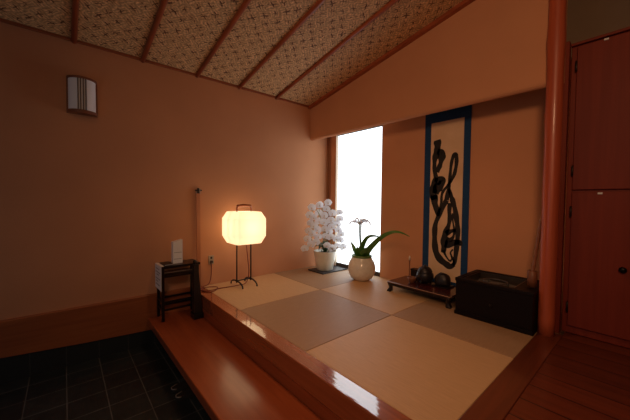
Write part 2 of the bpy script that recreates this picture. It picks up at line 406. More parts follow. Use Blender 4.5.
# baseboard of natural wood and slate skirting under it
bm = new_bm()
ys = [-4.6, -2.9, -2.4, -1.9, -1.55]; zb = [-0.17, -0.25, -0.29, -0.318, -0.335]
rings = []
for y, z in zip(ys, zb):
    rings.append([(0, y, z), (0.024, y, z), (0.024, y, 0.006), (0.018, y, 0.014), (0, y, 0.014)])
ring_loft(bm, rings); struct(obj('baseboard_left', bm, 'skirt_wood'), 'brown wooden board along the foot of the plaster wall')
bm = new_bm()
ring_loft(bm, [[(0, y, ZF), (0.014, y, ZF), (0.014, y, z), (0, y, z)] for y, z in zip(ys, zb)])
struct(obj('trim_1', bm, 'tile_skirt'), 'dark slate skirting tiles')
# lintel wall (upper wall of the alcove), rounded lower lip
bm = new_bm()
sec = []
for k in range(7):
    a = PI + PI * k / 6
    sec.append((0.035 + 0.035 * math.cos(a), 1.738 + 0.035 * math.sin(a)))
def lint(x):
    top = ceil_z(x) + 0.08
    return [(x, 0.0, top)] + [(x, y, z) for y, z in sec] + [(x, 0.07, top)]
ring_loft(bm, [lint(0.0), lint(0.9), lint(1.8), lint(2.62)])
struct(obj('wall_front', bm, 'plaster'), 'plaster wall hanging over the alcove')
# alcove back wall with the window opening
WX0, WX1, WZ0, WZ1 = 0.172, 0.934, 0.0, 1.84
bm = new_bm()
box(bm, 0.0, WX0 - 0.004, YB, YB + 0.14, 0, 1.95)
box(bm, WX1, 2.62, YB, YB + 0.14, ZF, 1.95)
box(bm, WX0 - 0.083, WX1, YB, YB + 0.14, WZ1, 1.95)
box(bm, WX0 - 0.083, WX1, YB, YB + 0.14, ZF, -0.03)
struct(obj('wall_back', bm, 'plaster'), 'plaster back wall of the alcove')
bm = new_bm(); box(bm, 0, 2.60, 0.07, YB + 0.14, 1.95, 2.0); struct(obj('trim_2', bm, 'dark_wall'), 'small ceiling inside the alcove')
# window
win = thing('window_1', (0.5, YB, 0), 'tall narrow frosted window beside the white orchid', 'window'); win['kind'] = 'structure'
boxo('window_post', 'frame_wood', win, 0.002, 0.022, YB - 0.016, YB + 0.001, 0.0, 1.84, 0.002)
boxo('window_post', 'frame_wood', win, 0.050, 0.066, YB - 0.016, YB + 0.001, 0.0, 1.84, 0.002)
boxo('window_jamb', 'jamb', win, WX0 - 0.006, WX0 + 0.003, YB - 0.004, YB + 0.056, -0.01, 1.84)
boxo('window_groove', 'frame_dark', win, 0.028, 0.034, YB - 0.003, YB + 0.001, 0.0, 1.84)
boxo('bottom_rail', 'frame_dark', win, WX0 + 0.005, WX1, YB + 0.020, YB + 0.056, -0.012, 0.045, 0.003)
boxo('top_rail', 'frame_dark', win, WX0, WX1, YB + 0.020, YB + 0.056, 1.79, 1.84, 0.003)
boxo('side_rail', 'frame_dark', win, WX1 - 0.012, WX1, YB + 0.012, YB + 0.056, 0.0, 1.84)
boxo('window_sill', 'frame_wood', win, WX0, WX1, YB - 0.01, YB + 0.14, -0.03, -0.010)
boxo('pane', 'pane', win, WX0, WX1 - 0.012, YB + 0.034, YB + 0.040, 0.03, 1.80)
# pillar, the wall over the cabinet
bm = new_bm()
prof = []
for k in range(25):
    z = -0.02 + k * 0.125
    r = 0.0465 + 0.0012 * math.sin(k * 1.7)
    if abs(z - 1.98) < 0.07: r += 0.004
    prof.append((r, z))
lathe(bm, [(0, -0.02)] + prof + [(0, prof[-1][1])], (2.583, -0.02, 0), 28)
struct(obj('trim_3', bm, 'pillar'), 'round polished red log pillar of the alcove')
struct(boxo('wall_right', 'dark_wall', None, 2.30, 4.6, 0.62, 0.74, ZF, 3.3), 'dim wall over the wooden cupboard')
struct(boxo('trim_4', 'cabinet', None, 2.610, 2.640, 0.06, 0.111, 0.0, 1.985), 'narrow post between pillar and cupboard')
# ceiling with battens
bm = new_bm()
X1 = 4.6
ring_loft(bm, [[(0, y, ceil_z(0)), (X1, y, ceil_z(X1)), (X1, y, ceil_z(X1) + 0.05), (0, y, ceil_z(0) + 0.05)] for y in (-4.6, 0.75)])
struct(obj('ceiling', bm, 'ajiro'), 'sloping ceiling of woven bark strips')
n = 5
for y in (-4.36, -3.88, -3.40, -2.92, -2.44, -1.965, -1.486, -1.03, -0.545):
    bm = new_bm()
    tube(bm, [(x, y, ceil_z(x) - 0.008) for x in (0.0, 1.2, 2.4, 3.6, X1)], 0.020, 10)
    struct(obj('trim_%d' % n, bm, 'batten'), 'slim red brown ceiling batten'); n += 1
bm = new_bm()
ring_loft(bm, [[(x, -0.045, ceil_z(x) - 0.032), (x, 0.0, ceil_z(x) - 0.032), (x, 0.0, ceil_z(x) + 0.01), (x, -0.045, ceil_z(x) + 0.01)] for x in (0, 2.2, X1)])
struct(obj('trim_%d' % n, bm, 'batten'), 'edge batten where ceiling meets the upper wall'); n += 1
bm = new_bm(); box(bm, 0, 0.022, -4.6, 0, 2.135, 2.165)
struct(obj('trim_%d' % n, bm, 'batten_y'), 'edge strip where ceiling meets the plaster wall'); n += 1

# raised platform: base, edge beam, border, hall planks, step
YK0, YK1 = -1.546, -1.4386
struct(boxo('trim_%d' % n, 'wood_x', None, 0.024, 2.78, YK0, YK0 + 0.09, ZF, -0.125), 'wooden riser under the platform edge'); n += 1
struct(boxo('trim_%d' % n, 'kamachi', None, 0.0, 2.78, YK0 - 0.001, YK1, -0.125, 0.002, 0.006), 'polished wooden front beam of the raised platform'); n += 1
struct(boxo('trim_%d' % n, 'wood_y', None, 2.541, 2.662, YK1, 0.045, -0.10, 0.002, 0.004), 'polished wooden border right of the mats'); n += 1
struct(boxo('floor_2', 'planks', None, 2.662, 4.6, YK1, 0.62, -0.06, -0.004), 'reddish plank floor right of the mats')
struct(boxo('trim_%d' % n, 'kamachi', None, 2.78, 4.6, YK0 - 0.001, YK1, -0.125, 0.002, 0.006), 'front beam of the plank floor'); n += 1
struct(boxo('trim_%d' % n, 'wood_x', None, 2.78, 4.6, YK0, YK0 + 0.09, ZF, -0.125), 'riser under the plank floor'); n += 1
struct(boxo('floor_3', 'black_wood', None, 0.0, 2.54, YK1, YB, -0.10, -0.045), 'board deck under the mats')
st = boxo('trim_%d' % n, 'wood_x', None, 0.024, 3.4, -1.945, YK0, -0.262, -0.2, 0.006); struct(st, 'long polished wooden step below the platform'); n += 1
st = boxo('trim_%d' % n, 'black_wood', None, 0.024, 3.4, -1.66, YK0, ZF, -0.262); struct(st, 'dark support under the step'); n += 1

# ------------------------------------------------------------------ tatami mats
XS = [0.0, 0.8583, 1.7104, 2.541]; YS = [YK1, -0.558, YB]
where = {(0, 0): 'near the left wall, the glowing paper lamp stands on it', (1, 0): 'in the middle of the front row',
         (2, 0): 'front right corner mat, the largest in view', (0, 1): 'back left mat carrying the orchid and its tray',
         (1, 1): 'back middle mat below the window, the round vase stands on it', (2, 1): 'back right mat below the calligraphy scroll with the low table'}
for (a, b), w in where.items():
    m = boxo('tatami_mat', 'tatami_a' if (a + b) % 2 == 0 else 'tatami_b', None, XS[a] + 0.0015, XS[a + 1] - 0.0015, YS[b] + 0.0015, YS[b + 1] - 0.0015, -0.045, 0.0, 0.004)
    tag(m, 'square borderless tatami mat, ' + w, 'tatami mat', 'square tatami mats')

# ------------------------------------------------------------------ wall sconce (unlit)
sc = thing('wall_sconce', (0, -2.395, 1.57), 'unlit white half round wall lamp with wooden caps high on the plaster wall', 'wall lamp')
def half(z0, z1, ry, rx, seg=20, x0=0.0):
    ring = [(x0 + rx * math.sin(PI * k / seg), -2.395 - ry * math.cos(PI * k / seg)) for k in range(seg + 1)]
    return [[(x, y, z) for x, y in ring] for z in (z0, z1)]
bm = new_bm(); ring_loft(bm, half(1.595, 1.838, 0.088, 0.082, x0=0.005)); obj('diffuser', bm, 'frost', sc)
bm = new_bm(); ring_loft(bm, half(1.838, 1.854, 0.098, 0.094)); obj('top_cap', bm, 'sconce_wood', sc)
bm = new_bm(); ring_loft(bm, half(1.572, 1.596, 0.098, 0.094)); obj('bottom_cap', bm, 'sconce_wood', sc)
boxo('side_frame', 'sconce_wood', sc, 0, 0.016, -2.493, -2.479, 1.596, 1.838)
boxo('side_frame', 'sconce_wood', sc, 0, 0.016, -2.311, -2.297, 1.596, 1.838)
for k in range(4):
    y = -2.424 + k * 0.0165
    boxo('slat', 'slat_dark', sc, 0.076, 0.091, y - 0.0035, y + 0.0035, 1.594, 1.838)

# ------------------------------------------------------------------ andon floor lamp
LX, LY0, LY1 = 0.255, -1.175, -1.015
lp = thing('floor_lamp', (LX, -1.095, 0), 'glowing cream paper lantern on two slim iron legs standing on the mat', 'lamp')
for y in (LY0, LY1):
    bm = new_bm()
    tube(bm, [(LX, y, 0.045), (LX, y, 0.40), (LX, y, 0.79)], 0.0075, 8); leg = obj('leg', bm, 'black_iron', lp)
    bm = new_bm()
    pts = [(LX + 0.135 * math.cos(PI * k / 12), y, 0.009 + 0.055 * math.sin(PI * k / 12) ** 0.8) for k in range(13)]
    tube(bm, pts, [0.009] + [0.0085] * 11 + [0.009], 8); obj('foot', bm, 'black_iron', leg)
bm = new_bm(); tube(bm, [(LX, LY0, 0.064), (LX, -1.095, 0.064), (LX, LY1, 0.064)], 0.0065, 8); obj('crossbar', bm, 'black_iron', lp)
bm = new_bm()
tube(bm, catmull([(LX, LY0, 0.785), (LX, LY0 + 0.001, 0.815), (LX, LY0 + 0.008, 0.834), (LX, LY0 + 0.03, 0.838), (LX, -1.095, 0.842), (LX, LY1 - 0.03, 0.838), (LX, LY1 - 0.008, 0.834), (LX, LY1 - 0.001, 0.815), (LX, LY1, 0.785)], 5), [0.0095] * 10 + [0.016] * 21 + [0.0095] * 10, 10)
obj('handle', bm, 'brown_handle', lp)
bm = new_bm()
def sq(s, z, c=0.0):
    h = s / 2; q = min(h * 0.16, 0.03) if c == 0 else c
    return [(LX + x, -1.095 + y, z) for x, y in ((h, -h + q), (h, h - q), (h - q, h), (-h + q, h), (-h, h - q), (-h, -h + q), (-h + q, -h), (h - q, -h))]
ring_loft(bm, [sq(0.275, 0.452), sq(0.349, 0.528), sq(0.350, 0.615), sq(0.349, 0.708), sq(0.275, 0.778)], smooth=False)
sh = obj('shade', bm, 'paper_glow', lp)
bm = new_bm()
c0 = [(LX, -1.07, 0.45), (LX + 0.015, -1.06, 0.30), (LX - 0.005, -1.035, 0.12), (LX - 0.02, -1.06, 0.02), (LX - 0.03, -1.14, 0.006), (0.22, -1.26, 0.006), (0.215, -1.36, 0.006),
      (0.26, -1.41, 0.006), (0.25, -1.47, 0.007), (0.16, -1.50, 0.007), (0.10, -1.46, 0.007), (0.12, -1.38, 0.009), (0.19, -1.35, 0.014), (0.25, -1.40, 0.016), (0.22, -1.49, 0.012),
      (0.13, -1.52, 0.010), (0.06, -1.46, 0.007), (0.03, -1.38, 0.02), (0.016, -1.35, 0.10), (0.012, -1.345, 0.20), (0.016, -1.345, 0.243)]
tube(bm, catmull(c0, 6), 0.0045, 6); obj('power_cord', bm, 'cord', lp)
boxo('plug', 'slot', lp, 0.0085, 0.030, -1.357, -1.333, 0.232, 0.256, 0.003)
# outlet
ol = thing('electrical_outlet', (0, -1.345, 0.2), 'small ivory wall socket low on the wall behind the lamp cord', 'outlet')
boxo('cover_plate', 'ivory', ol, 0, 0.007, -1.374, -1.316, 0.215, 0.310, 0.002)
boxo('socket', 'slot', ol, 0.006, 0.0085, -1.355, -1.335, 0.228, 0.252)
boxo('socket', 'slot', ol, 0.006, 0.0085, -1.355, -1.335, 0.274, 0.296)

# ------------------------------------------------------------------ black side table on the step
T = thing('side_table', (0.12, -1.68, -0.2), 'slim black wooden side table standing on the step by the wall', 'table')
tx0, tx1, ty0, ty1, tz = 0.03, 0.215, -1.87, -1.545, 0.30
boxo('tabletop', 'black_lacquer', T, tx0 - 0.005, tx1 + 0.01, ty0 - 0.005, ty1 + 0.01, tz - 0.022, tz, 0.003)
for x in (tx0 + 0.012, tx1 - 0.012):
    for y in (ty0 + 0.012, ty1 - 0.012):
        boxo('leg', 'black_lacquer', T, x - 0.012, x + 0.012, y - 0.012, y + 0.012, -0.2, tz - 0.022, 0.002)
boxo('shelf', 'black_lacquer', T, tx0, tx1, ty0 + 0.02, ty1 - 0.02, 0.195, 0.208)
for z in (0.252, 0.235): boxo('slat', 'steel' if z < 0.25 else 'black_lacquer', T, tx1 - 0.012, tx1 - 0.004, ty0 + 0.024, ty1 - 0.024, z, z + 0.006)
for z in (-0.03, -0.10):
    for x in (tx0 + 0.012, tx1 - 0.012): boxo('rail', 'black_lacquer', T, x - 0.007, x + 0.007, ty0 + 0.02, ty1 - 0.02, z - 0.008, z + 0.008)
    for y in (ty0 + 0.012, ty1 - 0.012): boxo('rail', 'black_lacquer', T, tx0 + 0.02, tx1 - 0.02, y - 0.007, y + 0.007, z - 0.008, z + 0.008)
nt_ = thing('paper_notice', (0.12, ty0 - 0.006, 0.08), 'white paper notice hanging on the left end of the black side table', 'notice')
bm = new_bm(); box(bm, 0.012, 0.232, ty0 - 0.0085, ty0 - 0.0055, 0.082, 0.3012); box(bm, 0.012, 0.222, ty0 - 0.0055, ty0 + 0.02, 0.3001, 0.3012)
obj('sheet', bm, 'white_paper', nt_)
for k, (a, b, z) in enumerate([(0.05, 0.17, 0.262), (0.04, 0.20, 0.232), (0.07, 0.15, 0.208), (0.04, 0.19, 0.172), (0.05, 0.13, 0.148), (0.04, 0.18, 0.118)]):
    boxo('print_line', 'grey_ink', nt_, a, b, ty0 - 0.0095, ty0 - 0.0085, z, z + 0.008)
# brochure box
B = thing('brochure_holder', (0.12, -1.715, tz), 'upright white brochure box standing on the black side table', 'holder')
bm = new_bm()
def br(z_l, z_r, x0, x1, y0, y1):
    return [[(x0, y0, tz), (x0, y1, tz), (x1, y1, tz), (x1, y0, tz)], [(x0, y0, z_l), (x0, y1, z_r), (x1, y1, z_r), (x1, y0, z_l)]]
ring_loft(bm, br(0.500, 0.520, 0.09, 0.15, -1.757, -1.674)); obj('box_body', bm, 'white_paper', B)
for z in (0.34, 0.40): boxo('band', 'grey_ink', B, 0.15, 0.1508, -1.750, -1.682, z, z + 0.004)
bk = thing('booklet', (0.1, -1.68, tz), 'dark flat booklet lying at the foot of the white brochure box', 'booklet')
bm = new_bm(); box(bm, 0.06, 0.20, -1.845, -1.772, tz, tz + 0.012, 0, 0.002); obj('cover', bm, 'black_iron', bk)
bm = new_bm(); box(bm, 0.064, 0.2005, -1.841, -1.7715, tz + 0.003, tz + 0.009); obj('pages', bm, 'slat_pale', bk)
# black post on square foot
S = thing('shoehorn_stand', (0.285, -1.575, -0.2), 'tapered black post on a square black foot in front of the side table', 'stand')
boxo('foot', 'black_lacquer', S, 0.232, 0.345, -1.632, -1.520, -0.2, -0.150, 0.006)
bm = new_bm()
ring_loft(bm, [[(0.285 + a * w, -1.585 + c + b * w, z) for a, b in ((1, -1), (1, 1), (-1, 1), (-1, -1))] for w, c, z in ((0.036, 0.0, -0.152), (0.030, -0.008, 0.05), (0.022, -0.016, 0.24), (0.016, -0.022, 0.30))])
obj('post', bm, 'black_iron', S)
bm = new_bm(); lathe(bm, [(0, 0), (0.010, 0.002), (0.014, 0.016), (0.017, 0.028), (0.012, 0.04), (0, 0.044)], (0.285, -1.607, 0.298), 14); obj('knob', bm, 'black_iron', S)
# tall staff leaning against the wall
W = thing('wooden_staff', (0.06, -1.487, -0.2), 'tall slim wooden staff with dark metal top leaning on the wall behind the lamp', 'staff')
bm = new_bm()
def sect(z): 
    c = 0.045 - (z + 0.0) * 0.028
    return [(c - 0.007, -1.505, z), (c + 0.007, -1.505, z), (c + 0.007, -1.468, z), (c - 0.007, -1.468, z)]
ring_loft(bm, [sect(0.003), sect(0.5), sect(0.965)]); obj('shaft', bm, 'staff', W)
bm = new_bm(); box(bm, 0.004, 0.030, -1.512, -1.448, 0.985, 0.998, 0, 0.003); box(bm, 0.012, 0.026, -1.492, -1.478, 0.96, 1.015, 0, 0.002); obj('hook', bm, 'black_iron', W)
bm = new_bm(); box(bm, 0.014, 0.031, -1.475, -1.466, 0.955, 1.012, 0, 0.002); box(bm, 0.012, 0.030, -1.507, -1.500, 0.958, 0.985); obj('ferrule', bm, 'steel', W)

# ------------------------------------------------------------------ orchid on a tray
H = Vector((0.652, 0.758, 0)); TOC = Vector((0.758, -0.652, 0))      # across and towards the viewer's side of the room
ty = thing('tray', (0.28, 0.07, 0), 'flat dark tray under the white orchid pot', 'tray')
boxo('tray_base', 'tray', ty, 0.150, 0.440, -0.140, 0.290, 0.0, 0.008, 0.002)
for a in ((0.150, 0.158, -0.14, 0.29), (0.432, 0.440, -0.14, 0.29), (0.158, 0.432, -0.14, -0.132), (0.158, 0.432, 0.282, 0.29)):
    boxo('rim', 'tray', ty, a[0], a[1], a[2], a[3], 0.008, 0.013)
OC = Vector((0.275, 0.043, 0.0))
og = thing('potted_orchid', (0.275, 0.043, 0.0085), 'white moth orchid with drooping flower sprays in a cream pot by the window', 'potted plant')
bm = new_bm()
lathe(bm, [(0, 0), (0.096, 0), (0.104, 0.010), (0.128, 0.12), (0.149, 0.236), (0.150, 0.243), (0.144, 0.246), (0.138, 0.232), (0.128, 0.205), (0, 0.205)], (OC.x, OC.y, 0.0085), 36)
obj('pot', bm, 'pot_cream', og)
bm = new_bm(); lathe(bm, [(0, 0.0), (0.115, 0.0), (0.11, 0.012), (0, 0.02)], (OC.x, OC.y, 0.212), 24); obj('moss', bm, 'soil', og)
def opos(px, py, toward): return OC + H * ((px - 323.5) * 0.0129) + TOC * toward + Vector((0, 0, (270.5 - py) * 0.0126))
sprays = [  # one list of blossoms per flower stem, top first
    (0.16, [(310, 206), (308, 213.5), (311.5, 216), (308.5, 221.5), (312, 224), (307, 229), (310.5, 232), (306, 237), (309.5, 242.5), (303.5, 246.5)]),
    (0.05, [(317.5, 203.5), (316.5, 211.5), (317, 220), (316, 228.5), (316.5, 236), (314.5, 241)]),
    (0.13, [(325.5, 201), (324, 207), (330, 211.5), (322, 213.5), (328.5, 218.5), (322, 220.5), (329, 225), (322.5, 227), (327, 229.5), (323.5, 234.5), (328.5, 235), (325, 243.5), (330, 246)]),
    (0.02, [(337.5, 211), (338, 217.5), (335.5, 223), (336.5, 229), (339, 233.5), (334.5, 238), (339, 239.5), (336, 246), (341.5, 246)]),
]
# one blossom mesh, shared
bm = new_bm()
def petal(bm, ang, L, Wd, off, cup, mi=0):
    rows = 6; V = []
    ca, sa = math.cos(ang), math.sin(ang)
    for i in range(rows + 1):
        t = i / rows; w = Wd * math.sin(PI * (0.06 + 0.94 * t) ** 0.75) * 0.5 + 0.002
        row = []
        for q in (-1, -0.5, 0, 0.5, 1):
            a, b = 0.004 + L * t, w * q
            z = off + cup * (t * t) * L - abs(q) * w * 0.18
            row.append(bm.verts.new((a * ca - b * sa, a * sa + b * ca, z)))
        V.append(row)
    for a, b in zip(V, V[1:]):
        for k in range(4):
            f = bm.faces.new((a[k], a[k + 1], b[k + 1], b[k])); f.smooth = True; f.material_index = mi
for ang in (PI / 2, PI / 2 + 2.2, PI / 2 - 2.2): petal(bm, ang, 0.052, 0.050, 0.0, -0.1)
for ang in (0.18, PI - 0.18): petal(bm, ang, 0.060, 0.092, 0.004, 0.08)
petal(bm, -PI / 2, 0.022, 0.016, 0.010, 0.7, 1); lathe(bm, [(0, 0), (0.005, 0.003), (0.006, 0.010), (0, 0.014)], (0, 0, 0.004), 8, 1)
bmesh.ops.recalc_face_normals(bm, faces=bm.faces[:])
bme = bpy.data.meshes.new('blossom'); bm.to_mesh(bme); bm.free(); bme.materials.append(M['petal']); bme.materials.append(M['lip'])
for tow, pts in sprays:
    P3 = [opos(x, y, tow + random.uniform(-0.025, 0.025)) for x, y in pts]
    cx = sum((p - OC).dot(H) for p in P3) / len(P3)
    top = P3[0]; base = OC + Vector((0, 0, 0.225)) + H * cx * 0.25
    crown = base + (top - base) * 0.75 + Vector((0, 0, 0.05)) - H * (cx * 0.35) - TOC * 0.05
    arch = [base, base * 0.55 + crown * 0.45 - H * cx * 0.2 - TOC * 0.02, crown, top - TOC * 0.03 + Vector((0, 0, 0.012))]
    arch += [p - TOC * 0.035 for p in P3[2::2]]
    bm = new_bm(); tube(bm, catmull(arch, 6), 0.0035, 6); obj('flower_stem', bm, 'stem', og)
    for p in P3:
        o = bpy.data.objects.new('blossom', bme); COL.objects.link(o); o.parent = og
        zax = (TOC + H * random.uniform(-0.3, 0.3) + Vector((0, 0, random.uniform(-0.2, 0.1)))).normalized()
        xax = Vector((0, 0, 1)).cross(zax).normalized(); yax = zax.cross(xax)
        R = Matrix((xax, yax, zax)).transposed() @ Matrix.Rotation(random.uniform(-0.35, 0.35), 3, 'Z')
        s = random.uniform(0.80, 0.94)
        o.matrix_local = Matrix.Translation(p - og.location) @ R.to_4x4() @ Matrix.Scale(s, 4)
for ang, L, up in ((-0.5, 0.16, 0.10), (0.5, 0.17, 0.09), (1.6, 0.15, 0.07), (2.5, 0.14, 0.08), (-1.5, 0.13, 0.08), (-2.4, 0.15, 0.10), (-0.05, 0.13, 0.14)):
    d = Vector((math.cos(ang - 0.7), math.sin(ang - 0.7), 0))
    b0 = OC + Vector((0, 0, 0.225))
    bm = new_bm(); leaf_mesh(bm, [b0, b0 + d * L * 0.4 + Vector((0, 0, up)), b0 + d * L * 0.8 + Vector((0, 0, up * 1.1)), b0 + d * L * 1.15 + Vector((0, 0, up * 0.6))], 0.033, (-d.y, d.x, 0)); obj('leaf', bm, 'leaf_dark', og)

# ------------------------------------------------------------------ round vase with the strap leaved plant
VC = Vector((0.877, 0.060, 0.0))
vz = thing('potted_lily', (VC.x, VC.y, 0), 'round cream glazed pot of long green strap leaves with one spidery white bloom', 'potted plant')
bm = new_bm()
prof = [(0, 0), (0.080, 0), (0.088, 0.006), (0.122, 0.03), (0.146, 0.072), (0.156, 0.120), (0.154, 0.160), (0.142, 0.205), (0.122, 0.240), (0.113, 0.252), (0.112, 0.262)]
lathe(bm, prof, VC, 40); obj('pot', bm, 'vase_glaze', vz)
bm = new_bm(); lathe(bm, [(0.112, 0.262), (0.115, 0.268), (0.113, 0.284), (0.106, 0.286), (0.100, 0.27), (0.098, 0.258), (0, 0.262)], VC, 40); obj('pot_rim', bm, 'vase_green', vz)
b0 = VC + Vector((0, 0, 0.262))
def lf(pts, w, side, fold=0.25, base=0.6, lin=False):
    bm = new_bm(); leaf_mesh(bm, pts, w, side, fold, base=base, thick=0.003, lin=lin); obj('leaf', bm, 'leaf', vz)
V_ = Vector
lf([b0 + V_((-0.03, -0.03, 0)), V_((0.83, 0.0, 0.33)), V_((0.80, -0.01, 0.39)), V_((0.768, -0.02, 0.440))], 0.024, None)
lf([b0 + V_((0.015, 0, 0)), V_((0.925, 0.0, 0.36)), V_((0.975, -0.02, 0.45)), V_((1.04, -0.03, 0.515)), V_((1.13, -0.04, 0.535)), V_((1.22, -0.04, 0.525))], 0.036, None, lin=True)
lf([b0 + V_((0.05, 0, 0)), V_((1.0, 0.01, 0.345)), V_((1.09, 0.0, 0.440)), V_((1.21, -0.01, 0.535)), V_((1.33, -0.02, 0.590)), V_((1.43, -0.03, 0.598)), V_((1.54, -0.04, 0.570))], 0.040, None, 0.15, lin=True)
lf([b0 + V_((0.03, -0.02, 0)), V_((0.92, 0.0, 0.33)), V_((0.945, -0.02, 0.40)), V_((0.975, -0.03, 0.455))], 0.038, None)
lf([b0 + V_((0.0, -0.03, 0)), V_((0.875, 0.0, 0.31)), V_((0.885, -0.02, 0.35)), V_((0.880, -0.03, 0.39))], 0.034, None)
lf([b0 + V_((0.05, -0.03, 0)), V_((0.96, -0.02, 0.32)), V_((1.01, -0.04, 0.37)), V_((1.05, -0.05, 0.41))], 0.030, None)
bm = new_bm(); tube(bm, catmull([b0 + V_((0, 0, 0)), V_((0.882, 0.03, 0.40)), V_((0.888, 0.01, 0.52)), V_((0.893, 0.0, 0.632))], 5), [0.011] * 15 + [0.010], 8); obj('flower_stalk', bm, 'stem', vz)
ft = V_((0.893, 0.0, 0.635))
for ang, L, up in ((-0.2, 0.15, 0.035), (0.25, 0.13, 0.05), (PI - 0.1, 0.15, 0.03), (PI + 0.5, 0.14, 0.04), (1.5, 0.12, 0.06), (-1.3, 0.12, 0.055), (2.3, 0.12, 0.07), (-0.8, 0.13, 0.05), (0.8, 0.12, 0.06)):
    d = H * math.cos(ang) + TOC * math.sin(ang) * 0.7
    bm = new_bm(); leaf_mesh(bm, [ft, ft + d * L * 0.35 + V_((0, 0, up)), ft + d * L * 0.75 + V_((0, 0, up * 0.75)), ft + d * L * 1.05 + V_((0, 0, -0.085))], 0.0075, None, 0.2, base=0.8, thick=0.001)
    obj('petal', bm, 'petal', vz)
for k in range(6):
    a = k * 1.05; d = H * math.cos(a) + TOC * math.sin(a)
    bm = new_bm(); tube(bm, [ft, ft + d * 0.025 + V_((0, 0, 0.04)), ft + d * 0.055 + V_((0, 0, 0.055))], 0.002, 5); obj('stamen', bm, 'stem', vz)

# ------------------------------------------------------------------ hanging scroll
YW = YB
sx0, sx1 = 1.475, 1.925
hs = thing('hanging_scroll', (1.70, YW, 0.07), 'tall hanging scroll of black brush calligraphy mounted on blue cloth', 'scroll')
bm = new_bm(); box(bm, sx0, sx1, YW - 0.007, YW - 0.004, 0.085, 1.90); obj('mount', bm, 'scroll_blue', hs)
px0, px1 = 1.543, 1.864
pa = boxo('paper', 'scroll_paper', hs, px0, px1, YW - 0.0082, YW - 0.0068, 0.125, 1.692)
bm = new_bm(); tube(bm, [(sx0 - 0.012, YW - 0.014, 1.905), (1.7, YW - 0.014, 1.905), (sx1 + 0.012, YW - 0.014, 1.905)], 0.009, 10); obj('hanging_rod', bm, 'black_iron', hs)
bm = new_bm(); tube(bm, [(sx0 - 0.03, YW - 0.018, 0.083), (1.7, YW - 0.018, 0.083), (sx1 + 0.03, YW - 0.018, 0.083)], 0.014, 12); obj('roller', bm, 'black_lacquer', hs)
STROKES = [
    [(1.606, 1.517, 0.05), (1.613, 1.469, 0.055), (1.608, 1.422, 0.045), (1.601, 1.385, 0.05), (1.587, 1.329, 0.04), (1.584, 1.262, 0.03), (1.592, 1.195, 0.035), (1.603, 1.146, 0.03)],
    [(1.609, 1.403, 0.03), (1.652, 1.383, 0.055), (1.657, 1.341, 0.055), (1.647, 1.285, 0.035), (1.632, 1.239, 0.035), (1.618, 1.193, 0.025)],
    [(1.607, 1.146, 0.03), (1.585, 1.089, 0.045), (1.576, 1.022, 0.055), (1.58, 0.964, 0.06), (1.593, 0.922, 0.04)],
    [(1.604, 1.089, 0.05), (1.643, 1.119, 0.06), (1.67, 1.114, 0.045), (1.652, 1.068, 0.06), (1.618, 1.031, 0.07), (1.599, 0.983, 0.05)],
    [(1.59, 0.969, 0.05), (1.596, 0.887, 0.05), (1.618, 0.826, 0.04), (1.632, 0.77, 0.03), (1.644, 0.807, 0.02), (1.663, 0.888, 0.018), (1.666, 0.964, 0.02), (1.684, 1.011, 0.02), (1.721, 1.056, 0.02), (1.756, 1.107, 0.022), (1.782, 1.16, 0.024), (1.798, 1.235, 0.026), (1.802, 1.298, 0.026), (1.794, 1.348, 0.032), (1.772, 1.343, 0.028), (1.756, 1.285, 0.022), (1.747, 1.203, 0.022), (1.742, 1.111, 0.024), (1.733, 1.019, 0.028), (1.715, 0.917, 0.036)],
    [(1.715, 0.917, 0.036), (1.692, 0.868, 0.034), (1.649, 0.777, 0.032), (1.611, 0.683, 0.036), (1.603, 0.59, 0.04), (1.606, 0.487, 0.042), (1.621, 0.397, 0.05), (1.662, 0.331, 0.05), (1.724, 0.291, 0.05), (1.77, 0.275, 0.04), (1.805, 0.301, 0.028)],
    [(1.736, 1.028, 0.02), (1.76, 0.954, 0.03), (1.773, 0.919, 0.035), (1.799, 0.832, 0.034), (1.816, 0.735, 0.036), (1.828, 0.649, 0.034), (1.83, 0.562, 0.034), (1.823, 0.464, 0.034), (1.814, 0.365, 0.032), (1.803, 0.295, 0.02)],
    [(1.749, 0.889, 0.03), (1.745, 0.81, 0.03), (1.751, 0.742, 0.03), (1.741, 0.672, 0.03), (1.714, 0.6, 0.04), (1.702, 0.529, 0.05), (1.702, 0.458, 0.045), (1.695, 0.397, 0.03)],
    [(1.777, 0.792, 0.012), (1.782, 0.714, 0.012), (1.796, 0.637, 0.014), (1.79, 0.568, 0.02), (1.758, 0.531, 0.03), (1.728, 0.541, 0.03)],
    [(1.717, 0.59, 0.04), (1.765, 0.618, 0.03), (1.813, 0.628, 0.022)],
    [(1.709, 0.489, 0.05), (1.749, 0.484, 0.05), (1.797, 0.51, 0.04), (1.854, 0.522, 0.03), (1.857, 0.488, 0.02)],
    [(1.695, 0.427, 0.02), (1.722, 0.371, 0.014), (1.763, 0.327, 0.012), (1.782, 0.36, 0.012), (1.767, 0.407, 0.012), (1.789, 0.444, 0.012)],
    [(1.775, 0.379, 0.014), (1.802, 0.324, 0.016), (1.793, 0.287, 0.014)],
]
